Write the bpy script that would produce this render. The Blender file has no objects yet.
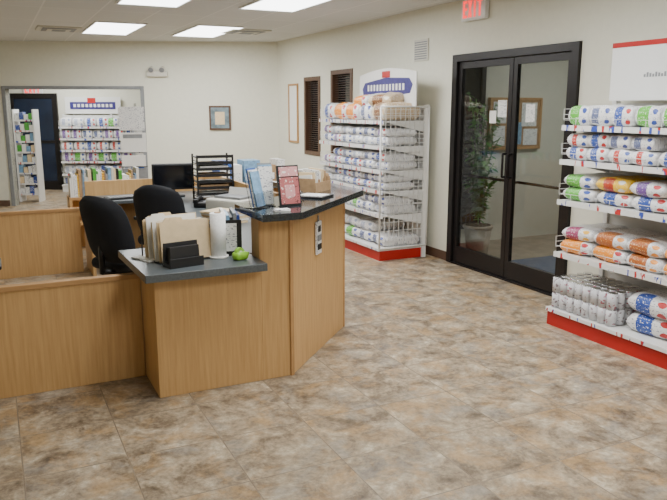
import bpy, bmesh, math, random
from mathutils import Vector, Matrix
random.seed(11)
D=bpy.data; C=bpy.context
def link(o): C.scene.collection.objects.link(o); return o

# ---------------------------------------------------------------- materials
def mat(name,col,rough=0.5,metal=0.0,emit=0,spec=0.5,noise=None,bump=0,trans=0,coat=0):
    m=D.materials.new(name); m.use_nodes=True
    nt=m.node_tree; b=nt.nodes['Principled BSDF']
    b.inputs['Base Color'].default_value=(*col,1)
    b.inputs['Roughness'].default_value=rough
    b.inputs['Metallic'].default_value=metal
    b.inputs['Specular IOR Level'].default_value=spec
    b.inputs['Coat Weight'].default_value=coat
    if emit:
        b.inputs['Emission Color'].default_value=(*col,1); b.inputs['Emission Strength'].default_value=emit
    if trans:
        b.inputs['Transmission Weight'].default_value=trans; b.inputs['IOR'].default_value=1.45
    if noise:
        sc,amt=noise
        tc=nt.nodes.new('ShaderNodeTexCoord'); n=nt.nodes.new('ShaderNodeTexNoise'); n.inputs['Scale'].default_value=sc; n.inputs['Detail'].default_value=4
        r=nt.nodes.new('ShaderNodeValToRGB')
        r.color_ramp.elements[0].position=.3; r.color_ramp.elements[1].position=.7
        r.color_ramp.elements[0].color=(*[c*(1-amt) for c in col],1)
        r.color_ramp.elements[1].color=(*[min(1,c*(1+amt)) for c in col],1)
        nt.links.new(tc.outputs['Object'],n.inputs['Vector']); nt.links.new(n.outputs['Fac'],r.inputs['Fac']); nt.links.new(r.outputs['Color'],b.inputs['Base Color'])
        if bump:
            bp=nt.nodes.new('ShaderNodeBump'); bp.inputs['Strength'].default_value=bump; bp.inputs['Distance'].default_value=.01
            nt.links.new(n.outputs['Fac'],bp.inputs['Height']); nt.links.new(bp.outputs['Normal'],b.inputs['Normal'])
    return m

def mat_print(name,base,inks,scale=(40,40,90),thr=.57):
    """paper/plastic with small printed marks"""
    m=mat(name,base,.38); nt=m.node_tree; b=nt.nodes['Principled BSDF']
    tc=nt.nodes.new('ShaderNodeTexCoord'); mp=nt.nodes.new('ShaderNodeMapping'); mp.inputs['Scale'].default_value=scale
    n=nt.nodes.new('ShaderNodeTexNoise'); n.inputs['Scale'].default_value=1; n.inputs['Detail'].default_value=2
    n2=nt.nodes.new('ShaderNodeTexNoise'); n2.inputs['Scale'].default_value=7; n2.inputs['Detail'].default_value=1
    gt=nt.nodes.new('ShaderNodeMath'); gt.operation='GREATER_THAN'; gt.inputs[1].default_value=thr
    r=nt.nodes.new('ShaderNodeValToRGB'); r.color_ramp.interpolation='CONSTANT'
    els=r.color_ramp.elements
    els[0].position=0; els[0].color=(*inks[0],1); els[1].position=.5; els[1].color=(*inks[1%len(inks)],1)
    mx=nt.nodes.new('ShaderNodeMix'); mx.data_type='RGBA'; mx.inputs[6].default_value=(*base,1)
    L=nt.links.new
    L(tc.outputs['Object'],mp.inputs['Vector']); L(mp.outputs['Vector'],n.inputs['Vector']); L(tc.outputs['Object'],n2.inputs['Vector'])
    L(n.outputs['Fac'],gt.inputs[0]); L(gt.outputs[0],mx.inputs[0]); L(n2.outputs['Fac'],r.inputs['Fac']); L(r.outputs['Color'],mx.inputs[7]); L(mx.outputs[2],b.inputs['Base Color'])
    return m

def mat_bag(name,base,label,logo,text=(.8,.8,.8),u0=.36,u1=.82,vmax=.5):
    """printed pet-food sack: coloured label panel, round logo and rows of type, laid out in the sack's own UVs"""
    m=mat(name,base,.33); nt=m.node_tree; b=nt.nodes['Principled BSDF']; L=nt.links.new; N=nt.nodes.new
    uv=N('ShaderNodeUVMap'); uv.uv_map='UVMap'; sp=N('ShaderNodeSeparateXYZ'); L(uv.outputs[0],sp.inputs[0])
    def math_(op,a,bv=None,c=None):
        n=N('ShaderNodeMath'); n.operation=op
        for i,x in enumerate((a,bv,c)):
            if x is None: continue
            if isinstance(x,(int,float)): n.inputs[i].default_value=x
            else: L(x,n.inputs[i])
        return n.outputs[0]
    U,V=sp.outputs[0],sp.outputs[1]; fu=math_('FRACT',U); av=math_('ABSOLUTE',V)
    lab=math_('MULTIPLY',math_('MULTIPLY',math_('GREATER_THAN',fu,u0),math_('LESS_THAN',fu,u1)),math_('LESS_THAN',av,vmax))
    du=math_('SUBTRACT',fu,.19); dv=math_('SUBTRACT',av,.16)
    dist=math_('SQRT',math_('ADD',math_('MULTIPLY',du,du),math_('MULTIPLY',dv,dv)))
    lg=math_('LESS_THAN',dist,.10)
    mp=N('ShaderNodeMapping'); mp.inputs['Scale'].default_value=(24,30,1); L(uv.outputs[0],mp.inputs['Vector'])
    n=N('ShaderNodeTexNoise'); n.inputs['Scale'].default_value=1; n.inputs['Detail'].default_value=1; L(mp.outputs[0],n.inputs['Vector'])
    tx=math_('GREATER_THAN',n.outputs['Fac'],.60)
    rows=math_('GREATER_THAN',math_('FRACT',math_('MULTIPLY',V,9)),.42)
    tx=math_('MULTIPLY',tx,rows)
    def mix(f,a,c):
        x=N('ShaderNodeMix'); x.data_type='RGBA'; L(f,x.inputs[0])
        for i,k in ((6,a),(7,c)):
            if isinstance(k,tuple): x.inputs[i].default_value=(*k,1)
            else: L(k,x.inputs[i])
        return x.outputs[2]
    inner=mix(tx,label,text); txg=math_('MULTIPLY',tx,.75)
    outer=mix(txg,base,(.12,.13,.24) if sum(base)>1.5 else (.8,.8,.75))
    c=mix(lab,outer,inner); c=mix(lg,c,logo); L(c,b.inputs['Base Color'])
    tc=N('ShaderNodeTexCoord'); n2=N('ShaderNodeTexNoise'); n2.inputs['Scale'].default_value=22; n2.inputs['Detail'].default_value=3; L(tc.outputs['Object'],n2.inputs['Vector'])
    bp=N('ShaderNodeBump'); bp.inputs['Strength'].default_value=.7; bp.inputs['Distance'].default_value=.014; L(n2.outputs['Fac'],bp.inputs['Height']); L(bp.outputs['Normal'],b.inputs['Normal'])
    return m

def mat_wood(name,c1,c2,axis='Z',rough=.45):
    m=mat(name,c1,rough); nt=m.node_tree; b=nt.nodes['Principled BSDF']; L=nt.links.new
    tc=nt.nodes.new('ShaderNodeTexCoord'); mp=nt.nodes.new('ShaderNodeMapping')
    s={'Z':(30,30,1.4),'X':(1.2,22,22),'Y':(22,1.2,22)}[axis]; mp.inputs['Scale'].default_value=s
    n=nt.nodes.new('ShaderNodeTexNoise'); n.inputs['Scale'].default_value=2; n.inputs['Detail'].default_value=6; n.inputs['Roughness'].default_value=.6
    r=nt.nodes.new('ShaderNodeValToRGB'); r.color_ramp.elements[0].position=.3; r.color_ramp.elements[1].position=.72
    r.color_ramp.elements[0].color=(*c2,1); r.color_ramp.elements[1].color=(*c1,1)
    L(tc.outputs['Object'],mp.inputs['Vector']); L(mp.outputs['Vector'],n.inputs['Vector']); L(n.outputs['Fac'],r.inputs['Fac']); L(r.outputs['Color'],b.inputs['Base Color'])
    return m

def mat_floor():
    m=mat('floor_stone_vinyl',(.4,.33,.25),.4,spec=.35); nt=m.node_tree; b=nt.nodes['Principled BSDF']; L=nt.links.new; N=nt.nodes.new
    tc=N('ShaderNodeTexCoord')
    br=N('ShaderNodeTexBrick'); br.offset=0.0; br.inputs['Scale'].default_value=1
    br.inputs['Brick Width'].default_value=.46; br.inputs['Row Height'].default_value=.46; br.inputs['Mortar Size'].default_value=.004
    br.inputs['Mortar Smooth'].default_value=.5
    br.inputs['Color1'].default_value=(0,0,0,1); br.inputs['Color2'].default_value=(1,1,1,1); br.inputs['Mortar'].default_value=(.5,.5,.5,1)
    L(tc.outputs['Object'],br.inputs['Vector'])
    sc=N('ShaderNodeVectorMath'); sc.operation='MULTIPLY_ADD'; sc.inputs[1].default_value=(3,5,0)
    L(br.outputs['Color'],sc.inputs[0]); L(tc.outputs['Object'],sc.inputs[2])
    def noise(s,d,r,dist,off):
        n=N('ShaderNodeTexNoise'); n.inputs['Scale'].default_value=s; n.inputs['Detail'].default_value=d; n.inputs['Roughness'].default_value=r; n.inputs['Distortion'].default_value=dist
        ad=N('ShaderNodeVectorMath'); ad.operation='ADD'; ad.inputs[1].default_value=off; L(sc.outputs[0],ad.inputs[0]); L(ad.outputs[0],n.inputs['Vector']); return n.outputs['Fac']
    n1=noise(5.4,9,.72,.4,(0,0,0)); n2=noise(4.4,8,.68,.5,(11,7,3)); n3=noise(34,5,.7,0,(3,3,3)); n4=noise(3.8,8,.68,.4,(5,21,9))
    def ramp(f,els):
        r=N('ShaderNodeValToRGB'); cr=r.color_ramp
        cr.elements[0].position=els[0][0]; cr.elements[0].color=(*els[0][1],1)
        cr.elements[1].position=els[-1][0]; cr.elements[1].color=(*els[-1][1],1)
        for p,c in els[1:-1]:
            e=cr.elements.new(p); e.color=(*c,1)
        L(f,r.inputs['Fac']); return r.outputs['Color']
    base=ramp(n1,[(.34,(.12,.085,.056)),(.43,(.22,.168,.112)),(.51,(.34,.268,.182)),(.58,(.44,.362,.255)),(.67,(.58,.505,.38))])
    def mix(f,a,c,mode='MIX',fac=None):
        x=N('ShaderNodeMix'); x.data_type='RGBA'; x.blend_type=mode
        if fac is not None: x.inputs[0].default_value=fac
        else: L(f,x.inputs[0])
        for i,k in ((6,a),(7,c)):
            if isinstance(k,tuple): x.inputs[i].default_value=(*k,1)
            else: L(k,x.inputs[i])
        return x.outputs[2]
    rust=ramp(n2,[(.49,(0,0,0)),(.62,(.65,.65,.65))])
    grey=ramp(n4,[(.53,(0,0,0)),(.63,(.5,.5,.5))])
    c=mix(rust,base,(.43,.27,.12)); c=mix(grey,c,(.29,.275,.245))
    fine=ramp(n3,[(.32,(.6,.6,.6)),(.64,(1.15,1.15,1.15))])
    c=mix(None,c,fine,'MULTIPLY',.85)
    mf=N('ShaderNodeMath'); mf.operation='MULTIPLY'; mf.inputs[1].default_value=.62; L(br.outputs['Fac'],mf.inputs[0])
    c=mix(mf.outputs[0],c,(.14,.11,.08)); L(c,b.inputs['Base Color'])
    rr=N('ShaderNodeMapRange'); rr.inputs[3].default_value=.32; rr.inputs[4].default_value=.52; L(n3,rr.inputs[0]); L(rr.outputs[0],b.inputs['Roughness'])
    bp=N('ShaderNodeBump'); bp.inputs['Strength'].default_value=.3; bp.inputs['Distance'].default_value=.004; L(n3,bp.inputs['Height']); L(bp.outputs['Normal'],b.inputs['Normal'])
    return m

def mat_ceiling():
    m=mat('ceiling_tile',(.72,.72,.70),.9); nt=m.node_tree; b=nt.nodes['Principled BSDF']; L=nt.links.new; N=nt.nodes.new
    tc=N('ShaderNodeTexCoord'); br=N('ShaderNodeTexBrick'); br.offset=0; br.inputs['Scale'].default_value=1
    br.inputs['Brick Width'].default_value=.61; br.inputs['Row Height'].default_value=1.22; br.inputs['Mortar Size'].default_value=.010
    br.inputs['Color1'].default_value=(.63,.635,.63,1); br.inputs['Color2'].default_value=(.66,.665,.66,1); br.inputs['Mortar'].default_value=(.75,.75,.74,1)
    n=N('ShaderNodeTexNoise'); n.inputs['Scale'].default_value=60; L(tc.outputs['Object'],n.inputs['Vector'])
    L(tc.outputs['Object'],br.inputs['Vector']); L(br.outputs['Color'],b.inputs['Base Color'])
    bp=N('ShaderNodeBump'); bp.inputs['Strength'].default_value=.2; bp.inputs['Distance'].default_value=.005; L(n.outputs['Fac'],bp.inputs['Height']); L(bp.outputs['Normal'],b.inputs['Normal'])
    return m

M_WALL=mat('wall_cream_paint',(.72,.71,.60),.75,noise=(18,.02),bump=.05)
M_CEIL=mat_ceiling(); M_FLOOR=mat_floor()
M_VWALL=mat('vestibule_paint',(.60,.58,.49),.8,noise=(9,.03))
M_BASEB=mat('brown_rubber_base',(.10,.055,.035),.5)
M_OAK=mat_wood('oak_laminate',(.62,.385,.165),(.485,.28,.105))
M_OAKD=mat('oak_edge',(.43,.24,.095),.5,noise=(12,.08))
M_GRAN=mat('dark_granite',(.02,.024,.028),.14,noise=(160,.7),coat=.3)
M_GREYTOP=mat('slate_laminate',(.085,.10,.108),.32,noise=(120,.25))
M_BRONZE=mat('dark_bronze_metal',(.012,.010,.010),.4,.3)
M_BLACK=mat('black_plastic',(.008,.008,.009),.45,noise=(40,.1))
M_FABRIC=mat('black_fabric',(.009,.010,.014),.9,noise=(200,.3),bump=.3)
M_CHROME=mat('steel',(.6,.6,.6),.25,1)
M_WHITE=mat('white_enamel',(.76,.76,.74),.35,noise=(5,.01))
M_WIRE=mat('white_wire',(.75,.75,.73),.4,noise=(5,.01))
M_RED=mat('red_enamel',(.42,.012,.010),.38,noise=(6,.08))
M_PAPER=mat_print('printed_paper',(.78,.78,.76),[(.2,.2,.25),(.35,.35,.4)],(60,60,130),.6)
M_PLAINP=mat('paper',(.80,.79,.75),.7,noise=(30,.02))
M_MANILA=mat('manila_card',(.72,.56,.34),.7,noise=(25,.06))
M_BAGB=mat_print('blue_print',(.02,.06,.30),[(.7,.7,.7),(.75,.75,.8)],(40,40,110),.6)
M_BAGY=mat_print('yellow_print',(.75,.47,.03),[(.8,.75,.6),(.5,.1,.03)],(35,35,80),.58)
M_BAGG=mat('green_print',(.08,.36,.05),.35,noise=(20,.2))
W_=(.78,.78,.78)
B_BLUE=mat_bag('sack_blue',W_,(.03,.08,.36),(.50,.02,.02),(.8,.8,.85),.44,.78,.42)
B_NAVY=mat_bag('sack_navy',W_,(.12,.15,.28),(.04,.07,.30),(.7,.7,.75),.54,.86,.25)
B_PURP=mat_bag('sack_purple',W_,(.16,.07,.30),(.50,.03,.03),(.8,.8,.8),.46,.78,.38)
B_RED=mat_bag('sack_red',W_,(.55,.04,.03),(.03,.08,.34),(.85,.8,.7),.52,.74,.3)
B_ORNG=mat_bag('sack_orange',W_,(.82,.27,.02),(.5,.02,.03),(.85,.7,.4),.30,.96,.7)
B_BRWN=mat_bag('sack_brown',W_,(.42,.12,.03),(.82,.30,.03),(.8,.6,.3),.38,.90,.6)
B_YELL=mat_bag('sack_yellow',(.84,.52,.02),(.45,.04,.02),(.75,.75,.7),(.85,.7,.3),.42,.74,.35)
B_GREEN=mat_bag('sack_green',W_,(.10,.44,.04),(.03,.07,.34),(.8,.85,.7),.42,.90,.5)
B_PINK=mat_bag('sack_plum',W_,(.34,.05,.14),(.8,.45,.04),(.8,.75,.75),.42,.84,.45)
B_GREY=mat_bag('sack_plain',W_,(.38,.42,.53),(.28,.33,.46),(.75,.75,.8),.52,.80,.22)
B_TAN=mat_bag('sack_tan',(.58,.44,.28),(.20,.09,.04),(.75,.7,.6),(.75,.6,.4),.35,.8,.5)
M_CAN=mat_print('can_label',(.58,.58,.60),[(.22,.17,.19),(.35,.10,.14)],(34,34,50),.60)
M_TAG=mat_print('price_tag_strip',(.74,.74,.72),[(.5,.03,.03),(.04,.08,.4)],(26,26,6),.60)
M_BLUE=mat('blue_card',(.035,.10,.34),.4,noise=(30,.3))
M_NAVY=mat('navy_card',(.035,.03,.17),.4,noise=(30,.2))
M_SBLUE=mat('sky_blue_card',(.18,.33,.50),.4,noise=(30,.3))
M_LIME=mat('lime_plastic',(.30,.62,.05),.35,noise=(20,.1))
M_GLASS=mat('door_glass',(.80,.85,.83),.02,trans=1)
M_LIGHT=mat('troffer_diffuser',(.97,.99,1),.5,emit=7)
M_EXIT=mat('exit_red',(.9,.02,.02),.4,emit=2.2)
M_NIGHT=mat('night_window',(.010,.013,.02),.06,noise=(3,.4))
M_BLUEW=mat('dusk_window',(.010,.018,.04),.1,noise=(3,.3))
M_CORK=mat('cork',(.36,.21,.10),.9,noise=(90,.25),bump=.2)
M_BROWNW=mat_wood('brown_wood',(.12,.060,.032),(.07,.034,.018))
M_BLIND=mat('brown_blind',(.09,.055,.035),.5,noise=(10,.2))
M_LEAF=mat('leaf_green',(.08,.26,.045),.45,noise=(15,.4))
M_POT=mat('clay_pot',(.35,.30,.25),.6,noise=(20,.1))
M_SOIL=mat('soil',(.04,.03,.02),.95,noise=(60,.4))
M_MAT=mat('entrance_carpet',(.07,.10,.17),.95,noise=(90,.3),bump=.3)
M_VFLOOR=mat('vestibule_tile',(.24,.19,.14),.4,noise=(7,.25))
M_SCREEN=mat('screen_black',(.006,.007,.01),.12,noise=(3,.2))
M_BOXC=mat('cardboard',(.36,.23,.12),.8,noise=(30,.15))
M_BEIGEP=mat('beige_plastic',(.60,.58,.51),.45,noise=(20,.03))
M_ACRY=mat('clear_acrylic',(.9,.93,.95),.05,trans=1)
M_PHOTO=mat_print('print_rose',(.42,.12,.12),[(.7,.6,.55),(.15,.04,.04)],(60,60,60),.62)
M_PINK=mat_print('print_pink',(.62,.30,.30),[(.8,.75,.7),(.4,.08,.08)],(60,60,60),.6)
M_SKYPIC=mat('picture_print',(.16,.22,.25),.5,noise=(9,.5))
M_GREYP=mat('grey_plastic',(.22,.23,.24),.5,noise=(20,.1))
M_TOWEL=mat('paper_towel',(.84,.84,.83),.95,noise=(70,.04),bump=.4)

# ---------------------------------------------------------------- mesh builder
class MB:
    def __init__(s,M=None): s.bm=bmesh.new(); s.mats=[]; s.M=M or Matrix.Identity(4); s.uv=None
    def mi(s,m):
        if m not in s.mats: s.mats.append(m)
        return s.mats.index(m)
    def v(s,p,T=None):
        p=Vector(p)
        if T is not None: p=T@p
        return s.bm.verts.new(s.M@p)
    def f(s,vs,m,smooth=False,uvs=None):
        try: fc=s.bm.faces.new(vs)
        except ValueError: return
        fc.material_index=s.mi(m); fc.smooth=smooth
        if uvs:
            for l,q in zip(fc.loops,uvs): l[s.uv].uv=q
    def box(s,x0,x1,y0,y1,z0,z1,m,T=None):
        P=[s.v(p,T) for p in [(x0,y0,z0),(x1,y0,z0),(x1,y1,z0),(x0,y1,z0),(x0,y0,z1),(x1,y0,z1),(x1,y1,z1),(x0,y1,z1)]]
        for q in [(3,2,1,0),(4,5,6,7),(0,1,5,4),(1,2,6,5),(2,3,7,6),(3,0,4,7)]: s.f([P[i] for i in q],m)
    def rbox(s,x0,x1,y0,y1,z0,z1,m,r=.02,T=None,n=3):
        b2=bmesh.new(); bmesh.ops.create_cube(b2,size=1)
        for v in b2.verts: v.co=Vector(((x0+x1)/2+v.co.x*(x1-x0),(y0+y1)/2+v.co.y*(y1-y0),(z0+z1)/2+v.co.z*(z1-z0)))
        r=min(r,.49*min(x1-x0,y1-y0,z1-z0))
        bmesh.ops.bevel(b2,geom=b2.edges[:],offset=r,segments=n,affect='EDGES',profile=.5)
        mp={v:s.v(v.co,T) for v in b2.verts}
        for fc in b2.faces: s.f([mp[v] for v in fc.verts],m,True)
        b2.free()
    def prism(s,pts,z0,z1,m,T=None,mtop=None):
        a=[s.v((x,y,z0),T) for x,y in pts]; b=[s.v((x,y,z1),T) for x,y in pts]; n=len(pts)
        s.f(a[::-1],m); s.f(b,mtop or m)
        for i in range(n): s.f([a[i],a[(i+1)%n],b[(i+1)%n],b[i]],m)
    def rod(s,p0,p1,r,m,n=6,r1=None,T=None,caps=True):
        p0=Vector(p0); p1=Vector(p1); d=(p1-p0).normalized(); r1=r if r1 is None else r1
        u=d.orthogonal().normalized(); w=d.cross(u)
        A=[];B=[]
        for i in range(n):
            a=2*math.pi*i/n; e=u*math.cos(a)+w*math.sin(a)
            A.append(s.v(p0+e*r,T)); B.append(s.v(p1+e*r1,T))
        for i in range(n): s.f([A[i],A[(i+1)%n],B[(i+1)%n],B[i]],m,n>4)
        if caps: s.f(A[::-1],m); s.f(B,m)
    def tube(s,pts,r,m,n=6,T=None):
        for a,b in zip(pts[:-1],pts[1:]): s.rod(a,b,r,m,n,T=T)
    def bag(s,c,L,Wd,Th,T=None,m=None):
        """sack: L along x (into shelf), Wd along y, Th thickness"""
        if s.uv is None: s.uv=s.bm.loops.layers.uv.new('UVMap')
        n=12; top={};bot={}
        sc=random.uniform(.92,1.06)
        R=Matrix.Translation(c)@Matrix.Rotation(random.uniform(-.08,.08),4,'Z')@Matrix.Rotation(random.uniform(-.04,.04),4,'X')
        if T is not None: R=T@R
        ph=random.uniform(0,6); uo=random.randint(0,9)
        P={}
        for i in range(n+1):
            for j in range(n+1):
                a0=-1+2*i/n; b0=-1+2*j/n
                a=math.sin(a0*math.pi/2); b=math.sin(b0*math.pi/2)
                h=((1-abs(a)**12)**.5)*((1-abs(b)**9)**.48)
                h*=1+.08*math.sin(6*a+ph)*math.cos(5*b+ph)-.04*abs(b)
                x=a*L/2*(1-.03*b*b); y=b*Wd/2*(1-.03*a*a)
                edge=(i in(0,n)) or (j in (0,n))
                vt=s.v((x,y,Th/2*h*sc if not edge else 0),R); top[i,j]=vt
                bot[i,j]=vt if edge else s.v((x,y,-Th/2*h),R)
                P[i,j]=((b+1)/2*.999+uo, max(.001,((a+1)/2)*L/Wd+.22*min(1,i/2)))
        for i in range(n):
            for j in range(n):
                q=[(i,j),(i+1,j),(i+1,j+1),(i,j+1)]
                s.f([top[k] for k in q],m,True,[P[k] for k in q])
                q=[(i,j+1),(i+1,j+1),(i+1,j),(i,j)]
                s.f([bot[k] for k in q],m,True,[(P[k][0],-P[k][1]) for k in q])
    def done(s,name,bevel=0):
        bmesh.ops.recalc_face_normals(s.bm,faces=s.bm.faces[:])
        me=D.meshes.new(name)
        co=[v.co for v in s.bm.verts]
        c=Vector(((min(v.x for v in co)+max(v.x for v in co))/2,(min(v.y for v in co)+max(v.y for v in co))/2,min(v.z for v in co)))
        if name not in('floor','ceiling'):
            for v in s.bm.verts: v.co-=c
        else: c=Vector((0,0,0))
        s.bm.to_mesh(me); s.bm.free()
        for m in s.mats: me.materials.append(m)
        o=link(D.objects.new(name,me)); o.location=c
        if bevel:
            b=o.modifiers.new('bevel','BEVEL'); b.width=bevel; b.segments=2; b.limit_method='ANGLE'
        return o
def RZ(x,y,z,deg): return Matrix.Translation((x,y,z))@Matrix.Rotation(math.radians(deg),4,'Z')
YZX=Matrix(((0,0,1,0),(1,0,0,0),(0,1,0,0),(0,0,0,1)))
XZ=Matrix(((1,0,0,0),(0,0,-1,0),(0,1,0,0),(0,0,0,1)))

# ---------------------------------------------------------------- room shell
AX,AY=4.4,11.24
WF=Matrix.Translation((AX,AY,0))@Matrix.Rotation(math.radians(-24.0),4,'Z')
CH=2.716; RX=4.4
b=MB(); b.box(-2.2,4.45,-2.2,19,-.1,0,M_FLOOR); b.done('floor')
b=MB(); b.box(-2.2,8.2,-2.2,19,CH,CH+.1,M_CEIL); b.done('ceiling')
DY0,DY1,DZ=4.48,6.18,2.14
wins=[(8.55,9.13,.98,2.12),(9.58,10.08,.98,2.06)]
b=MB()
T=.14
b.box(RX,RX+T,-2.2,DY0-.035,0,CH,M_WALL); b.box(RX,RX+T,DY0-.035,DY1+.035,DZ+.045,CH,M_WALL)
b.box(RX,RX+T,DY1+.035,wins[0][0],0,CH,M_WALL)
b.box(RX,RX+T,wins[0][1],wins[1][0],0,CH,M_WALL)
b.box(RX,RX+T,wins[1][1],AY+.06,0,CH,M_WALL)
for y0,y1,z0,z1 in wins:
    b.box(RX,RX+T,y0,y1,0,z0,M_WALL); b.box(RX,RX+T,y0,y1,z1,CH,M_WALL)
b.done('wall_right')
b=MB(WF)
b.box(-2.29,0,0,.14,0,CH,M_WALL); b.box(-4.51,-2.29,0,.14,1.95,CH,M_WALL); b.box(-7.3,-4.51,0,.14,0,CH,M_WALL)
b.done('wall_back')
b=MB(); b.box(-2.34,-2.2,-2.2,19,0,CH,M_WALL); b.done('wall_left')
b=MB(); b.box(-2.34,4.54,-2.34,-2.2,0,CH,M_WALL); b.done('wall_front')
b=MB(WF); b.box(-9,1.5,2.5,2.62,0,CH,M_WALL); b.done('wall_far_room')
b=MB(WF); b.box(-1.9,-1.78,.14,2.5,0,CH,M_WALL); b.done('wall_far_room_side')
b=MB(WF)
b.box(-2.29,-2.23,-.02,.16,0,1.95,M_GREYP); b.box(-4.57,-4.51,-.02,.16,0,1.95,M_GREYP); b.box(-4.57,-2.23,-.02,.16,1.95,2.0,M_GREYP)
b.done('trim_1',.004)
b=MB()
b.box(RX-.014,RX,DY1+.06,AY,0,.1,M_BASEB); b.box(RX-.014,RX,-2.2,DY0-.06,0,.1,M_BASEB); b.done('baseboard_right',.003)
b=MB(WF); b.box(-2.2,-.02,-.014,0,0,.1,M_BASEB); b.box(-7,-4.6,-.014,0,0,.1,M_BASEB); b.done('baseboard_back',.003)
b=MB(WF); b.box(-4.5,-2.0,2.486,2.5,0,.1,M_BASEB); b.done('baseboard_far_room',.003)

# ---------------------------------------------------------------- entrance door
b=MB(); x0,x1=RX-.03,RX+.10
b.box(x0,x1,DY1-.05,DY1+.03,0,DZ+.04,M_BRONZE); b.box(x0,x1,DY0-.03,DY0+.05,0,DZ+.04,M_BRONZE)
b.box(x0,x1,DY0+.05,DY1-.05,DZ-.03,DZ+.04,M_BRONZE); b.box(x0,x1,DY0+.05,DY1-.05,0,.015,M_BRONZE)
mid=(DY0+DY1)/2-.05
for (a,c,hs) in [(mid+.004,DY1-.054,0),(DY0+.054,mid-.004,1)]:
    xa,xb=RX+.0,RX+.045
    b.box(xa,xb,a,a+.055,.02,DZ-.035,M_BRONZE); b.box(xa,xb,c-.055,c,.02,DZ-.035,M_BRONZE)
    b.box(xa,xb,a+.055,c-.055,.02,.19,M_BRONZE); b.box(xa,xb,a+.055,c-.055,DZ-.10,DZ-.035,M_BRONZE)
    b.box(xa+.018,xa+.026,a+.055,c-.055,.19,DZ-.10,M_GLASS)
    hy=(a+.031) if hs==0 else (c-.031)
    b.tube([(xa,hy,1.0),(xa-.05,hy,1.0),(xa-.05,hy,1.22),(xa,hy,1.22)],.011,M_BRONZE,8)
    b.tube([(xb,hy,.95),(xb+.05,hy,.95),(xb+.05,(c-.03) if hs==0 else (a+.03),.95),(xb,(c-.03) if hs==0 else (a+.03),.95)],.014,M_BRONZE,8)
for (y0,y1,z0,z1,mm) in [(5.37,5.50,1.56,1.72,M_PAPER),(5.52,5.62,1.50,1.62,M_PLAINP),(4.98,5.10,1.52,1.68,M_PAPER)]:
    b.box(RX+.0155,RX+.0175,y0,y1,z0,z1,mm)
b.done('door_1',.003)
b=MB(); b.box(4.45,8.2,1.5,8.0,-.1,0,M_VFLOOR); b.done('floor_vestibule')
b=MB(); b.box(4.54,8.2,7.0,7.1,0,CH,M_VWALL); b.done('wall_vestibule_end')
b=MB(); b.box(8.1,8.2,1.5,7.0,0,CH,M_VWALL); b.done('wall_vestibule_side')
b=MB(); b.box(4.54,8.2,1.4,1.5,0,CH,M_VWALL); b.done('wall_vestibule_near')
b=MB(); b.box(4.62,5.32,6.96,6.98,.25,2.15,M_NIGHT)
for a,c,z0,z1 in [(4.56,4.62,.19,2.21),(5.32,5.38,.19,2.21),(4.62,5.32,.19,.25),(4.62,5.32,2.15,2.21),(4.62,5.32,1.22,1.27)]: b.box(a,c,6.93,6.995,z0,z1,M_BRONZE)
b.done('window_3',.003)
b=MB(); b.rbox(4.9,6.6,4.6,5.9,0,.012,M_MAT,.005); b.done('entrance_mat')
b=MB(); y=6.955
b.box(5.5,6.25,y,y+.043,1.17,1.74,M_CORK)
for a,c,z0,z1 in [(5.47,5.5,1.14,1.77),(6.25,6.28,1.14,1.77),(5.5,6.25,1.14,1.17),(5.5,6.25,1.74,1.77)]: b.box(a,c,y-.01,y+.043,z0,z1,M_OAKD)
for i,(px,pz,w,h) in enumerate([(5.52,1.46,.2,.26),(5.76,1.5,.15,.2),(5.53,1.19,.18,.24),(5.75,1.2,.22,.27),(5.96,1.42,.24,.29),(6.0,1.19,.22,.2)]):
    b.box(px,px+w,y-.006,y-.002,pz,pz+h,M_PAPER if i!=3 else M_SBLUE)
b.done('bulletin_board')
def plant(name,x,y,h,n,spread,seed,pot=.16,lf=(.07,.13),droop=0):
    rnd=random.Random(seed); b=MB()
    b.rod((x,y,0),(x,y,.3),pot*.75,M_POT,16,pot); b.rod((x,y,.3),(x,y,.33),pot*1.08,M_POT,16); b.rod((x,y,.325),(x,y,.335),pot*.9,M_SOIL,16)
    for k in range(n):
        a=rnd.uniform(0,6.28); hh=rnd.uniform(.35,1)*h; sp=spread*rnd.uniform(.3,1)
        pts=[Vector((x,y,.33))]
        for t in range(1,7):
            q=t/6; pts.append(Vector((x+math.cos(a)*sp*q*q,y+math.sin(a)*sp*q*q,.33+(hh-.33)*(q-.15*q**3)-droop*q**4)))
        b.tube(pts,.005,M_LEAF,5)
        for t in range(2,7):
            for r in range(9):
                c=pts[t].lerp(pts[t-1],rnd.random()); an=rnd.uniform(0,6.28); l=rnd.uniform(*lf)
                d=Vector((math.cos(an),math.sin(an),rnd.uniform(-.7,.3))).normalized(); s=d.cross(Vector((0,0,1))).normalized()*l*.28
                vs=[b.v(c),b.v(c+d*l*.5+s),b.v(c+d*l),b.v(c+d*l*.5-s)]; b.f(vs,M_LEAF)
    return b.done(name)
plant('potted_ficus',4.95,6.42,2.15,22,.22,1)
plant('potted_fern',7.05,6.15,1.75,16,.5,5,.2,(.12,.22),.3)

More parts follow.
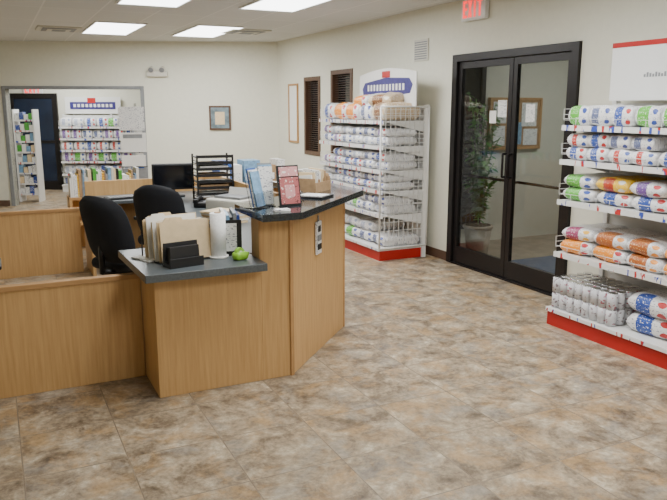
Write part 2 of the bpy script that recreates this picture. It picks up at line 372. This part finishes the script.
# ---------------------------------------------------------------- windows with blinds
for k,(y0,y1,z0,z1) in enumerate(wins):
    b=MB()
    b.box(RX+.09,RX+.10,y0,y1,z0,z1,M_NIGHT)
    for q in [(y0-.04,y0+.02,z0-.04,z1+.04),(y1-.02,y1+.04,z0-.04,z1+.04),(y0+.02,y1-.02,z0-.04,z0+.02),(y0+.02,y1-.02,z1-.02,z1+.04)]:
        b.box(RX-.015,RX+.08,q[0],q[1],q[2],q[3],M_BROWNW)
    z=z0+.04
    while z<z1-.03:
        b.box(RX+.03,RX+.055,y0+.025,y1-.025,z,z+.006,M_BLIND,None); z+=.032
    b.done('window_%d'%(k+1))
b=MB(); b.box(RX-.012,RX-.002,10.38,10.72,1.12,2.0,M_PLAINP)
for q in [(10.36,10.39,1.1,2.02),(10.71,10.74,1.1,2.02),(10.39,10.71,1.1,1.13),(10.39,10.71,1.99,2.02)]: b.box(RX-.025,RX,q[0],q[1],q[2],q[3],M_OAKD)
b.done('framed_chart')
b=MB(); b.box(RX-.015,RX,6.70,6.98,2.16,2.39,M_BEIGEP)
for i in range(8): b.box(RX-.022,RX-.015,6.72,6.96,2.18+i*.025,2.19+i*.025,M_GREYP)
b.done('wall_vent',.002)

def exit_sign(name,T):
    b=MB(T); b.rbox(-.19,.19,-.025,.025,-.11,.11,M_WHITE,.01)
    y=-.028
    def bar(x0,x1,z0,z1): b.box(x0,x1,y-.002,y+.002,z0,z1,M_EXIT)
    h=.08; w=.06; t=.022
    x=-.155; bar(x,x+t,-h,h); [bar(x+t,x+w,zz-t/2,zz+t/2) for zz in (-h+t/2,0,h-t/2)]
    x=-.075
    for sx in (0,1):
        if sx==0: vs=[(x,y,-h),(x+t,y,-h),(x+w,y,h),(x+w-t,y,h)]
        else: vs=[(x+w,y,-h),(x+w-t,y-.001,-h),(x,y-.001,h),(x+t,y-.001,h)]
        b.f([b.v(q) for q in vs],M_EXIT)
    bar(.02,.02+t,-h,h); bar(.07,.07+w+.02,h-t,h); bar(.08+w/2-t/2,.08+w/2+t/2,-h,h-t)
    return b.done(name)
exit_sign('exit_sign',RZ(RX-.03,5.86,2.60,-90))
exit_sign('exit_sign.001',WF@RZ(-5.0,2.47,2.02,0))

# ---------------------------------------------------------------- back wall things
b=MB(WF); b.box(-1.16,-.80,-.03,0,1.28,1.68,M_BROWNW); b.box(-1.13,-.83,-.034,-.03,1.31,1.65,M_SKYPIC); b.box(-1.06,-.90,-.036,-.034,1.37,1.58,M_MANILA); b.done('framed_picture',.003)
b=MB(WF); b.rbox(-2.16,-1.82,-.07,0,2.15,2.24,M_BEIGEP,.015)
for sx in (-2.08,-1.90):
    b.rod((sx,-.03,2.24),(sx,-.03,2.27),.02,M_BEIGEP,8); b.rod((sx,-.10,2.255),(sx,-.03,2.285),.05,M_BEIGEP,12,.04); b.rod((sx,-.103,2.254),(sx,-.099,2.256),.042,M_GREYP,12)
b.done('emergency_light')
b=MB(WF); y=2.44
b.box(-5.42,-4.62,y+.02,y+.03,.05,1.86,M_BLUEW)
for q in [(-5.5,-5.40,0,1.93),(-4.64,-4.54,0,1.93),(-5.4,-4.64,1.83,1.93),(-5.4,-4.64,0,.18)]: b.box(q[0],q[1],y,2.5,q[2],q[3],M_BRONZE)
b.box(-5.4,-4.64,y,y+.03,.95,1.0,M_BRONZE)
b.done('door_2',.003)

# ---------------------------------------------------------------- gondola shelving
def gondola(name,T,L,Dp,levels,ztop,endwire=(False,False),basec=M_RED,bh=.14):
    b=MB(T)
    b.box(0,L,.015,Dp,0,bh-.03,basec); b.box(-.005,L+.005,0,Dp,bh-.03,bh,M_WHITE); b.box(0,L,-.004,.001,bh-.028,bh-.004,M_TAG)
    b.box(0,L,Dp-.03,Dp-.01,bh,ztop,M_WHITE)
    n=max(1,round(L/1.0))
    for i in range(n+1):
        x=i*L/n; b.box(x-.02,x+.02,Dp-.05,Dp,0,ztop+.02,M_WHITE)
    for z in levels:
        b.box(0,L,.05,Dp-.05,z-.018,z,M_WHITE); b.box(0,L,.04,.05,z-.035,z+.004,M_TAG)
        for i in range(n+1):
            x=min(max(i*L/n,.005),L-.005)
            b.prism([(Dp-.05,z-.018),(Dp-.05,z-.12),(.1,z-.018)],x-.003,x+.003,M_WHITE,T=YZX)
        b.tube([(0,.055,z+.05),(L,.055,z+.05)],.0025,M_WIRE,4)
        k=int(L/.12)
        for i in range(k+1): b.tube([(i*L/k,.055,z),(i*L/k,.055,z+.05)],.002,M_WIRE,4)
        for x in (0,L):
            for zz in (.04,.08,.12): b.tube([(x,.055,z+zz),(x,Dp-.05,z+zz)],.0025,M_WIRE,4)
            for q in range(6): yy=.055+(Dp-.105)*q/5; b.tube([(x,yy,z),(x,yy,z+.12)],.002,M_WIRE,4)
    for e,on in enumerate(endwire):
        if not on: continue
        x=-.02 if e==0 else L+.02
        b.tube([(x,0,bh),(x,0,ztop),(x,Dp,ztop),(x,Dp,bh),(x,0,bh)],.010,M_WIRE,6)
        k=int(Dp/.06)
        for i in range(1,k): b.tube([(x,i*Dp/k,bh),(x,i*Dp/k,ztop)],.004,M_WIRE,4)
        k=int((ztop-bh)/.09)
        for i in range(1,k): b.tube([(x,0,bh+i*(ztop-bh)/k),(x,Dp,bh+i*(ztop-bh)/k)],.004,M_WIRE,4)
    return b.done(name)
def bags(name,T,rows,L,Dp):
    b=MB(T)
    TT=Matrix.Rotation(math.radians(90),4,'Z')
    for r in rows:
        z,w,th,lay,schemes=r[:5]; x0=r[6] if len(r)>6 else 0; x1=r[7] if len(r)>7 else L
        n=max(1,round((x1-x0-.02)/w)); w=(x1-x0-.02)/n; k=random.randint(0,3)
        for q in range(n):
            x=x0+.01+q*w
            nl=lay if random.random()<.9 else max(1,lay-1)
            for l in range(nl):
                sch=schemes[((k+q)//2+l)%len(schemes)] if random.random()<.7 else random.choice(schemes)
                d=min(Dp-.12,w*1.5)*random.uniform(.95,1.0)
                c=Vector((x+w/2+random.uniform(-.01,.01),.065+d/2+random.uniform(0,.03),z+th*(l+.5)*.95+.006))
                R=Matrix.Translation(c)@TT@Matrix.Translation(-c)
                b.bag(c,d,w*.98,th,T=R,m=sch)
    return b.done(name)
def GT(xfront,ystart): return Matrix.Translation((xfront,ystart,0))@Matrix.Rotation(math.radians(-90),4,'Z')
TR=GT(3.76,3.99); LR=1.83
gondola('gondola_shelf',TR,LR,.60,[.57,.97,1.27,1.52],1.68)
bags('pet_food_bags',TR,[(1.52,.21,.14,1,[B_BLUE,B_PURP,B_NAVY,B_GREEN]),(1.27,.20,.10,2,[B_PURP,B_BLUE,B_RED,B_NAVY]),(.97,.28,.10,2,[B_YELL,B_GREEN,B_BLUE,B_YELL,B_PURP]),(.57,.30,.105,2,[B_BRWN,B_ORNG,B_PINK]),(.14,.40,.14,2,[B_ORNG,B_BLUE],False,.66,1.83)],LR,.60)
b=MB(TR)
for l in range(2):
    for i in range(8):
        for j in range(5):
            x=.045+i*.076; y=.06+j*.076; z=.146+l*.118
            b.rod((x,y,z),(x,y,z+.112),.0365,M_CAN,14); b.rod((x,y,z+.112),(x,y,z+.116),.034,M_CHROME,14)
b.done('canned_food')
TM=GT(3.70,8.15); LM=1.62
gondola('gondola_shelf.001',TM,LM,.60,[.50,.76,.98,1.24,1.51],1.66,(False,True))
bags('pet_food_bags.001',TM,[(1.51,.34,.19,1,[B_TAN,B_BLUE,B_ORNG,B_NAVY]),(1.24,.25,.10,2,[B_GREY,B_NAVY,B_PURP]),(.98,.25,.095,2,[B_GREY,B_PURP,B_BLUE,B_NAVY]),(.76,.25,.09,2,[B_NAVY,B_GREY,B_BLUE]),(.50,.27,.10,2,[B_GREY,B_NAVY,B_GREEN]),(.14,.30,.12,2,[B_GREY,B_GREEN,B_NAVY])],LM,.60)
b=MB(TM)
for i,(x,m) in enumerate([(.95,B_ORNG),(1.30,B_TAN)]):
    c=Vector((x,.30,1.51+.23)); R=Matrix.Translation(c)@Matrix.Rotation(math.radians(90+20*i),4,'Z')@Matrix.Rotation(-.12,4,'Y')@Matrix.Translation(-c)
    b.bag(c,.40,.32,.13,T=R,m=m)
b.done('pet_food_bags.003')
b=MB(); T2=RZ(4.12,7.12,1.665,-90)
pts=[(-.64,0)]+[(-.64+1.28*i/12, .36+.06*math.sin(math.pi*i/12)) for i in range(13)]+[(.64,0)]
R=T2@XZ
b.prism(pts,0,.012,M_WHITE,R)
b.prism([(-.54,.13),(-.56,.20),(-.50,.27),(0,.32),(.50,.30),(.57,.23),(.52,.14),(0,.10)],.0125,.015,M_NAVY,R)
for i in range(12): b.prism([(-.43+i*.072,.175),(-.43+i*.072,.245),(-.39+i*.072,.245),(-.39+i*.072,.175)],.0155,.017,M_WHITE,R)
b.prism([(-.09,.32),(-.09,.39),(.09,.39),(.09,.32)],.0155,.017,M_RED,R); b.prism([(-.3,.04),(-.3,.08),(.3,.08),(.3,.04)],.0125,.014,M_GREYP,R)
b.rod((4.12,6.7,1.62),(4.12,6.7,1.70),.008,M_WIRE); b.rod((4.12,7.6,1.62),(4.12,7.6,1.70),.008,M_WIRE)
b.done('shelf_header_sign')
b=MB(); b.box(4.16,4.175,2.6,3.9,1.70,2.11,M_WHITE); b.box(4.157,4.176,2.6,3.9,2.075,2.11,M_RED)
for i in range(13): b.box(4.158,4.159,3.30+i*.024,3.316+i*.024,1.86,1.88+.006*(i%3),M_GREYP)
b.prism([(2.7,1.75),(2.7,1.98),(3.0,1.98),(3.0,1.75)],4.155,4.159,M_BLUE,YZX)
for yy in (2.7,3.85): b.rod((4.19,yy,1.6),(4.19,yy,2.1),.008,M_WIRE)
b.done('shelf_header_sign.001')
TF=WF@RZ(-4.42,2.05,0,0)
gondola('gondola_shelf.002',TF,1.9,.42,[.35,.6,.82,1.05,1.28],1.5,(False,False),basec=M_WHITE)
bags('pet_food_bags.002',TF,[(1.28,.24,.17,1,[B_GREY,B_BLUE,B_GREEN]),(1.05,.22,.17,1,[B_BLUE,B_NAVY,B_PURP]),(.82,.24,.17,1,[B_GREY,B_RED,B_BLUE]),(.6,.24,.17,1,[B_PURP,B_NAVY,B_GREEN]),(.35,.24,.17,1,[B_GREY,B_BLUE]),(.14,.25,.15,1,[B_NAVY,B_ORNG])],1.9,.42)
b=MB(TF); b.box(.05,1.15,.36,.375,1.53,1.86,M_WHITE); b.box(.15,1.05,.352,.36,1.62,1.76,M_NAVY); b.box(.5,.66,.35,.36,1.74,1.84,M_RED)
for i in range(10): b.box(.22+i*.08,.27+i*.08,.347,.351,1.66,1.72,M_WHITE)
b.rod((.2,.38,1.4),(.2,.38,1.8),.008,M_WIRE); b.done('shelf_header_sign.002')
b=MB(WF@RZ(-4.47,.62,0,0))
for x in (-.17,.17): b.box(x-.012,x+.012,-.1,.15,0,1.62,M_WIRE)
for i in range(8):
    z=.12+i*.185; b.box(-.16,.16,-.09,.12,z,z+.012,M_WIRE); b.box(-.16,.16,-.095,-.088,z,z+.03,M_TAG)
    for j in range(4):
        mm=[M_PAPER,M_PLAINP,M_SBLUE,M_PAPER,M_BAGG,M_MANILA,M_BAGB,M_PLAINP][(i*5+j*3)%8]
        b.box(-.155+j*.08,-.085+j*.08,-.07,.05,z+.012,z+.12+.02*((i+j)%3),mm)
b.done('product_rack')

# ---------------------------------------------------------------- reception counter
XL=1.385
b=MB()
b.box(.75,XL,3.86,3.885,.0,.72,M_OAK); b.box(.75,.775,3.885,4.40,0,.72,M_OAK); b.box(.775,XL,3.885,4.40,.70,.72,M_OAKD)
b.prism([(.68,3.73),(XL-.005,3.73),(XL-.005,4.50),(.66,4.50)],.72,.765,M_GREYTOP)
def wall_seg(p,q,z0,z1,th,m):
    p=Vector(p);q=Vector(q);d=(q-p).normalized();n=Vector((-d.y,d.x))*th
    b.prism([tuple(p),tuple(q),tuple(q+n),tuple(p+n)],z0,z1,m)
wall_seg((XL,3.862),(1.578,3.862),0,1.01,.14,M_OAK)
wall_seg((1.582,3.862),(2.318,4.615),0,1.01,.14,M_OAK)
wall_seg((2.32,4.62),(2.32,5.35),0,1.01,.14,M_OAK)
for p,ang in [((1.58,3.860),22),((2.320,4.617),67)]:
    b.box(-.014,.014,-.006,.02,0,1.01,M_OAKD,RZ(p[0],p[1],0,ang))
b.box(XL-.012,XL,3.856,3.99,.765,1.01,M_OAKD)
b.prism([(1.345,3.70),(1.59,3.70),(2.44,4.54),(2.44,5.42),(2.06,5.42),(2.06,4.80),(1.48,4.22),(1.345,4.22)],1.012,1.055,M_GRAN)
b.done('reception_counter',.003)
b=MB()
b.prism([(XL,4.15),(1.46,4.15),(2.06,4.78),(2.10,5.45),(2.14,7.7),(1.5,7.7),(1.5,5.0),(XL,4.5)],.715,.745,M_GREYTOP)
b.box(.80,1.5,7.12,7.7,.715,.745,M_GREYTOP)
b.box(.80,.83,7.14,7.68,0,.715,M_OAK); b.box(2.10,2.13,5.45,7.68,0,.95,M_OAK); b.box(.83,2.1,7.65,7.68,0,.90,M_OAK)
b.box(1.55,1.58,5.1,5.14,0,.715,M_OAKD)
b.done('office_desk',.003)
def part(name,x0,x1,y0,y1,h):
    b=MB(); b.box(x0,x1,y0,y1,0,h-.03,M_OAK); b.box(x0-.004,x1+.004,y0-.008,y1+.008,h-.03,h,M_OAKD)
    return b.done(name,.003)
part('partition_panel',-1.6,.745,4.25,4.29,.66)
part('partition_panel.001',-1.6,.74,7.42,7.46,.66)
R=Matrix.Translation((1.905,4.186,.80))@Matrix.Rotation(math.radians(45.7),4,'Z')
b=MB(R); b.box(-.05,.05,-.012,0,-.11,.11,M_PAPER); b.box(-.035,.035,-.018,-.012,-.08,-.04,M_BLACK); b.box(-.035,.035,-.018,-.012,-.02,.02,M_GREYP); b.box(-.02,.02,-.018,-.012,.04,.08,M_BLACK); b.rod((-.0,-.006,.11),(-.0,-.006,.15),.006,M_GREYP,8); b.done('wall_switch_plate',.002)

# ---------------------------------------------------------------- chairs
def chair(name,x,y,rot,top=1.0,sc=1.0):
    b=MB(RZ(x,y,0,rot)@Matrix.Diagonal((sc,sc,1,1)))
    for i in range(5):
        a=math.radians(90+72*i); e=(math.cos(a)*.29,math.sin(a)*.29)
        b.rod((0,0,.13),(e[0],e[1],.085),.028,M_BLACK,8,.018)
        b.rod((e[0]-.012,e[1],.028),(e[0]+.012,e[1],.028),.027,M_BLACK,12); b.rod((e[0],e[1],.03),(e[0],e[1],.09),.009,M_BLACK,6)
    b.rod((0,0,.1),(0,0,.25),.035,M_BLACK,12); b.rod((0,0,.25),(0,0,.43),.02,M_CHROME,12)
    b.box(-.1,.1,-.13,.16,.42,.45,M_BLACK)
    b.rbox(-.25,.25,-.26,.23,.45,.54,M_FABRIC,.04,n=4)
    b.rod((0,.14,.44),(0,.31,.47),.02,M_BLACK); b.rod((0,.31,.46),(0,.31,.72),.02,M_BLACK,6)
    n=8; mz=10; F={};K={}
    for i in range(n+1):
        for j in range(mz+1):
            u=-1+2*i/n; w=j/mz; hw=.24*(1-.26*max(0,(w-.6)/.4)**2-.14*max(0,(.25-w)/.25))
            if w>.99: hw*=.80
            z=.54+(top-.54)*w-.03*u*u*w**4; yy=.255+.10*w+.05*(w-.4)**2-.07*u*u
            e=1-(abs(u)**5)*.9; e2=1-abs(2*w-1)**6*.8
            th=.095*e*e2
            F[i,j]=b.v((u*hw,yy-th/2,z)); K[i,j]=b.v((u*hw,yy+th/2,z))
    for i in range(n):
        for j in range(mz):
            b.f([F[i,j],F[i+1,j],F[i+1,j+1],F[i,j+1]],M_FABRIC,True); b.f([K[i,j+1],K[i+1,j+1],K[i+1,j],K[i,j]],M_FABRIC,True)
    for j in range(mz):
        b.f([F[0,j],F[0,j+1],K[0,j+1],K[0,j]],M_FABRIC,True); b.f([K[n,j],K[n,j+1],F[n,j+1],F[n,j]],M_FABRIC,True)
    for i in range(n):
        b.f([F[i,mz],F[i+1,mz],K[i+1,mz],K[i,mz]],M_FABRIC,True); b.f([K[i,0],K[i+1,0],F[i+1,0],F[i,0]],M_FABRIC,True)
    for sx in (-1,1):
        b.tube([(sx*.2,-.02,.46),(sx*.29,-.02,.47),(sx*.30,.02,.66)],.014,M_BLACK,8)
        b.rbox(sx*.30-.035,sx*.30+.035,-.16,.12,.655,.69,M_BLACK,.015)
    return b.done(name)
chair('office_chair',.93,5.38,120,1.04,1.05)
chair('office_chair.001',1.42,6.28,140,1.01,1.0)
chair('office_chair.002',-.345,4.84,180,.92)

# ---------------------------------------------------------------- things on the low counter
b=MB(RZ(.96,4.10,.765,10))
b.box(-.17,.17,-.12,.14,0,.006,M_BLACK)
for i in range(13):
    y=-.10+i*.018; hh=.225+random.uniform(-.012,.025); t=random.uniform(-.012,.012)
    R=Matrix.Translation((random.uniform(-.01,.01),y,.008))@Matrix.Rotation(math.radians(-6),4,'X')
    tb=-.14+.05*(i%4)
    b.prism([(-.16+t,0),(.15+t,0),(.15+t,hh),(tb+.09,hh),(tb+.08,hh+.016),(tb+.01,hh+.016),(tb,hh),(-.16+t,hh)],-.003,.005,M_MANILA if i%5!=3 else M_PLAINP,R@XZ)
b.tube([(-.18,.14,0),(-.18,.14,.16),(.18,.14,.16),(.18,.14,0)],.004,M_BLACK)
b.done('file_sorter')
b=MB(RZ(.93,3.88,.765,12))
b.prism([(-.04,0),(.06,0),(.06,.03),(.045,.135),(.038,.135),(.03,.03),(-.03,.02),(-.035,.055),(-.04,.055)],-.105,.105,M_BLACK,YZX)
b.box(-.09,.09,-.022,.02,.02,.115,M_BLACK,Matrix.Rotation(-.1,4,'X'))
b.done('card_holder',.002)
b=MB(RZ(1.175,4.02,.765,0))
b.rod((0,0,0),(0,0,.012),.06,M_PLAINP,20); b.rod((0,0,.012),(0,0,.27),.046,M_TOWEL,24); b.rod((0,0,.27),(0,0,.274),.02,M_BOXC,12)
b.done('paper_towel_roll')
b=MB(RZ(1.29,4.16,.765,-12))
cols=[M_PLAINP,M_SBLUE,M_BLACK,M_GREYP,M_BAGB]
for i,m in enumerate(cols): b.box(-.05+i*.021,-.032+i*.021,-.13,.13,0,.26-.012*(i%3),m)
b.box(-.06,.06,-.137,-.131,0,.22,M_BLACK); b.box(-.045,.03,-.141,-.137,.03,.2,M_PAPER)
b.done('binders')
b=MB(RZ(1.27,3.90,.765,20)); b.rbox(-.045,.045,-.035,.035,0,.05,M_LIME,.02); b.rod((-.005,-.012,.045),(-.005,.012,.045),.03,M_LIME,16); b.rod((-.005,-.016,.045),(-.005,.016,.045),.012,M_PLAINP,12); b.box(.035,.06,-.01,.01,.02,.04,M_LIME); b.done('tape_dispenser')
b=MB(RZ(.765,4.15,.766,20)); b.box(-.04,.04,-.1,.1,0,.006,M_PAPER); b.box(-.035,.045,-.09,.09,.006,.01,M_PLAINP,RZ(0,0,0,12)); b.done('loose_papers')
# ---------------------------------------------------------------- things on tall counter
def brochure_holder(name,x,y,rot,cols,z=1.055,w=.11,h=.22):
    b=MB(RZ(x,y,z,rot)); R=Matrix.Rotation(math.radians(-12),4,'X')
    b.box(-w/2,w/2,-.05,.07,0,.004,M_ACRY); b.box(-w/2,w/2,.02,.024,.004,h*.9,M_ACRY,R); b.box(-w/2,w/2,-.03,-.026,.004,.09,M_ACRY,R)
    for i,m in enumerate(cols): b.box(-w/2+.006,w/2-.006,-.022+i*.011,-.014+i*.011,.008,h+.012*i,m,R)
    return b.done(name)
brochure_holder('brochure_holder',1.42,3.98,35,[M_SBLUE,M_PAPER,M_BLUE],w=.10)
brochure_holder('brochure_holder.001',1.50,4.06,-10,[M_PAPER,M_SBLUE,M_GREYP],w=.10,h=.24)
brochure_holder('brochure_holder.002',1.74,4.20,20,[M_PINK,M_PAPER,M_PLAINP],w=.10,h=.17)
b=MB(RZ(1.63,3.98,1.055,8)@Matrix.Rotation(math.radians(-10),4,'X'))
b.box(-.075,.075,-.008,.006,.0,.25,M_BLACK); b.box(-.066,.066,-.011,-.008,.012,.175,M_PHOTO); b.box(-.066,.066,-.011,-.008,.182,.24,M_PINK); b.box(-.035,.035,-.013,-.011,.05,.13,M_PINK)
b.box(-.075,.075,.0,.09,.0,.006,M_BLACK)
b.done('tabletop_sign_frame',.002)
b=MB(RZ(1.50,3.80,1.0555,-8)); b.box(-.045,.045,-.03,.03,0,.004,M_PLAINP); b.box(-.04,.045,-.028,.028,.004,.012,M_PAPER,RZ(0,0,0,8)); b.done('business_cards')
b=MB(RZ(2.08,4.66,1.055,40))
b.box(-.13,.13,-.09,.09,0,.008,M_BOXC)
for q in [(-.13,.13,-.09,-.084,.07),(-.13,.13,.084,.09,.13),(-.13,-.124,-.084,.084,.10),(.124,.13,-.084,.084,.10),(-.045,-.04,-.084,.084,.09),(.04,.045,-.084,.084,.09)]: b.box(q[0],q[1],q[2],q[3],.008,q[4],M_BOXC)
for i in range(8): b.box(-.12+i*.03,-.10+i*.03,-.06,.06,.01,.12+.02*(i%3),[M_PLAINP,M_MANILA,M_PAPER,M_BOXC][i%4],Matrix.Rotation(.1*(i%3-1),4,'X'))
b.done('cardboard_organizer')
b=MB(RZ(1.93,4.33,1.056,40)); b.box(-.10,.10,-.12,.12,0,.012,M_BLACK); b.box(-.04,.04,.09,.12,.012,.03,M_CHROME); b.box(-.07,.07,-.10,.07,.012,.016,M_PAPER); b.done('clipboard',.002)
b=MB(RZ(2.26,5.1,1.056,5)); b.rbox(-.1,.1,-.13,.13,0,.09,M_BOXC,.01); b.box(-.08,.08,-.1,.1,.09,.11,M_PAPER); b.done('leaflet_box')
# ---------------------------------------------------------------- back office items
def monitor(name,x,y,z,rot,w=.44,h=.29):
    b=MB(RZ(x,y,z,rot)); b.rbox(-.11,.11,-.08,.1,0,.02,M_BLACK,.008); b.rod((0,.03,.02),(0,.03,.12),.022,M_BLACK,8)
    b.rbox(-w/2,w/2,-.01,.045,.07,.07+h,M_BLACK,.012); b.box(-w/2+.018,w/2-.018,-.0125,-.009,.09,.05+h,M_SCREEN); return b.done(name)
monitor('computer_monitor',1.66,7.25,.745,-8,.42,.27)
b=MB(RZ(1.93,6.72,.745,-5))
for i in range(8):
    z=.01+i*.06; b.box(-.17,.17,-.13,.13,z,z+.008,M_BLACK)
    b.box(-.17,.17,-.134,-.128,z,z+.028,M_BLACK)
    if i<7: b.box(-.14,.13,-.11,.11,z+.008,z+.014+.014*(i%3),M_PLAINP if i%2 else M_BOXC)
for x in (-.172,.172):
    for y in (-.13,.13): b.box(x-.008,x+.008,y-.008,y+.008,0,.46,M_BLACK)
    for i in range(12): b.tube([(x,-.13,.02+i*.038),(x,.13,.02+i*.038)],.004,M_BLACK,4)
b.done('letter_tray_tower')
b=MB(RZ(1.90,5.95,.745,-60)); b.rbox(-.2,.2,-.17,.17,0,.12,M_BEIGEP,.02); b.box(-.15,.15,-.1,.15,.12,.14,M_GREYP); b.box(-.13,.13,.02,.03,.12,.22,M_PLAINP,Matrix.Rotation(-.3,4,'X')); b.done('printer')
b=MB(RZ(1.66,5.45,.745,20))
for i in range(5): b.box(-.12,.12,-.16,.16,i*.018,i*.018+.014,[M_MANILA,M_PLAINP][i%2],RZ(0,0,0,i*7-12))
b.done('paper_stack')
b=MB(RZ(1.76,6.36,.745,-30)); b.rbox(-.1,.1,-.11,.11,0,.05,M_BLACK,.015); b.rod((-.08,-.09,.07),(-.08,.09,.07),.022,M_BLACK,10); b.rbox(-.105,-.055,-.11,-.06,.04,.08,M_BLACK,.01); b.rbox(-.105,-.055,.06,.11,.04,.08,M_BLACK,.01); b.box(-.02,.07,-.07,.07,.05,.054,M_GREYP); b.done('desk_telephone')
b=MB(RZ(1.20,7.3,.745,10)); b.box(-.22,.22,-.08,.08,0,.02,M_BLACK)
for i in range(10):
    for j in range(4): b.box(-.2+i*.04,-.17+i*.04,-.065+j*.035,-.037+j*.035,.02,.026,M_GREYP)
b.done('keyboard')
b=MB(); b.box(2.25,3.25,7.9,8.4,.70,.73,M_GREYTOP)
for x in (2.27,3.2): b.box(x,x+.03,7.92,8.38,0,.70,M_OAK)
b.box(2.3,3.2,8.35,8.38,0,.70,M_OAK); b.done('credenza',.003)
b=MB()
for i,(x,w,h,m) in enumerate([(2.36,.16,.30,M_BLUE),(2.53,.12,.25,M_PLAINP),(2.68,.2,.30,M_SBLUE),(2.92,.16,.24,M_BOXC),(3.1,.1,.3,M_PAPER)]):
    b.box(x,x+w,7.98,8.25,.732,.732+h,m); b.box(x+.02,x+w-.02,7.978,7.98,.80,.64+h,M_PAPER)
b.done('carton_row')
b=MB(RZ(1.17,8.55,0,0))
b.box(-.42,.42,-.02,.30,.60,.63,M_OAKD); b.box(-.42,-.39,-.02,.30,0,.60,M_OAK); b.box(.39,.42,-.02,.30,0,.60,M_OAK); b.box(-.39,.39,.27,.30,0,.60,M_OAK); b.box(-.39,.39,0,.27,.3,.33,M_OAK)
x=-.40; cc=[M_PLAINP,M_MANILA,M_GREYP,M_PAPER,M_BAGG,M_BEIGEP,M_BOXC,M_PLAINP,M_BLACK,M_SBLUE,M_BAGY]
i=0
while x<.37:
    w=random.uniform(.014,.04); b.box(x,x+w-.003,.02,.24,.63,.63+random.uniform(.22,.33),cc[(i*7)%11]); x+=w; i+=1
b.done('bookcase')
b=MB(RZ(1.66,9.45,0,-10)); b.rod((0,0,0),(0,0,.03),.2,M_GREYP,16); b.rod((0,0,.03),(0,0,1.65),.018,M_GREYP,8)
b.box(-.16,.16,-.03,-.02,1.36,1.66,M_PAPER); b.box(-.15,.17,-.03,-.02,1.08,1.33,M_PLAINP); b.box(-.12,.12,-.032,-.03,1.26,1.31,M_GREYP)
for i in range(3): b.box(-.17,.17,-.10,-.02,.55+i*.17,.56+i*.17,M_BLACK); b.box(-.15,.15,-.08,-.04,.56+i*.17,.70+i*.17,[M_PAPER,M_GREYP,M_PLAINP][i])
b.done('notice_stand')
b=MB(WF@RZ(-2.42,.45,0,0))
for i in range(7): b.box(-.09,.10,-.05,.1,.3+i*.2,.31+i*.2,M_WIRE); b.box(-.08,.09,-.04,.0,.31+i*.2,.47+i*.2,[M_PAPER,M_BLUE,M_PLAINP,M_PAPER][i%4])
for x in (-.095,.105): b.box(x-.006,x+.006,-.05,.1,0,1.72,M_WIRE)
b.done('brochure_rack')

# ---------------------------------------------------------------- ceiling fixtures
def troffer(name,x,y,l=1.5,w=.61,power=36):
    b=MB(); z=CH
    b.box(x-w/2,x+w/2,y-l/2,y+l/2,z-.012,z-.006,M_LIGHT)
    for q in [(x-w/2-.02,x-w/2,y-l/2-.02,y+l/2+.02),(x+w/2,x+w/2+.02,y-l/2-.02,y+l/2+.02),(x-w/2,x+w/2,y-l/2-.02,y-l/2),(x-w/2,x+w/2,y+l/2,y+l/2+.02)]:
        b.box(q[0],q[1],q[2],q[3],z-.018,z,M_WHITE)
    o=b.done(name)
    ld=D.lights.new('troffer_lamp','AREA'); ld.shape='RECTANGLE'; ld.size=w*.95; ld.size_y=l*.95; ld.energy=power; ld.color=(.985,.99,.98)
    lo=link(D.objects.new('lamp',ld)); lo.location=(x-o.location.x,y-o.location.y,z-.03-o.location.z); lo.parent=o
k=0
for (x,y,pw) in [(1.62,10.3,45),(2.88,10.1,45),(1.6,7.05,41),(2.86,6.85,41),(1.6,3.7,34),(2.86,3.6,34),(1.6,.4,28),(2.86,.3,28)]:
    troffer('ceiling_light' if k==0 else 'ceiling_light.%03d'%k,x,y,power=pw); k+=1
troffer('ceiling_light.%03d'%k,1.2,14.0,1.2,.61,58); k+=1
troffer('ceiling_light.%03d'%k,6.2,5.2,1.0,.5,28)
for i,(x,y) in enumerate([(.96,10.64),(3.39,9.86)]):
    b=MB()
    for j in range(4):
        s=.28-j*.065; b.box(x-s,x+s,y-s,y+s,CH-.02-j*.006,CH-.016-j*.006 if j else CH,M_GREYP if j%2 else M_BEIGEP)
    b.done('ceiling_vent' if i==0 else 'ceiling_vent.001')

# ---------------------------------------------------------------- world + camera
w=D.worlds.new('World'); C.scene.world=w; w.use_nodes=True
w.node_tree.nodes['Background'].inputs[0].default_value=(.02,.025,.04,1); w.node_tree.nodes['Background'].inputs[1].default_value=1
cd=D.cameras.new('Camera'); cd.sensor_width=36; cd.lens=700/667*36; cd.clip_start=.05
co=link(D.objects.new('Camera',cd)); co.location=(0,0,1.65); co.rotation_euler=(math.radians(90-11.5),0,math.radians(-25.8)); C.scene.camera=co
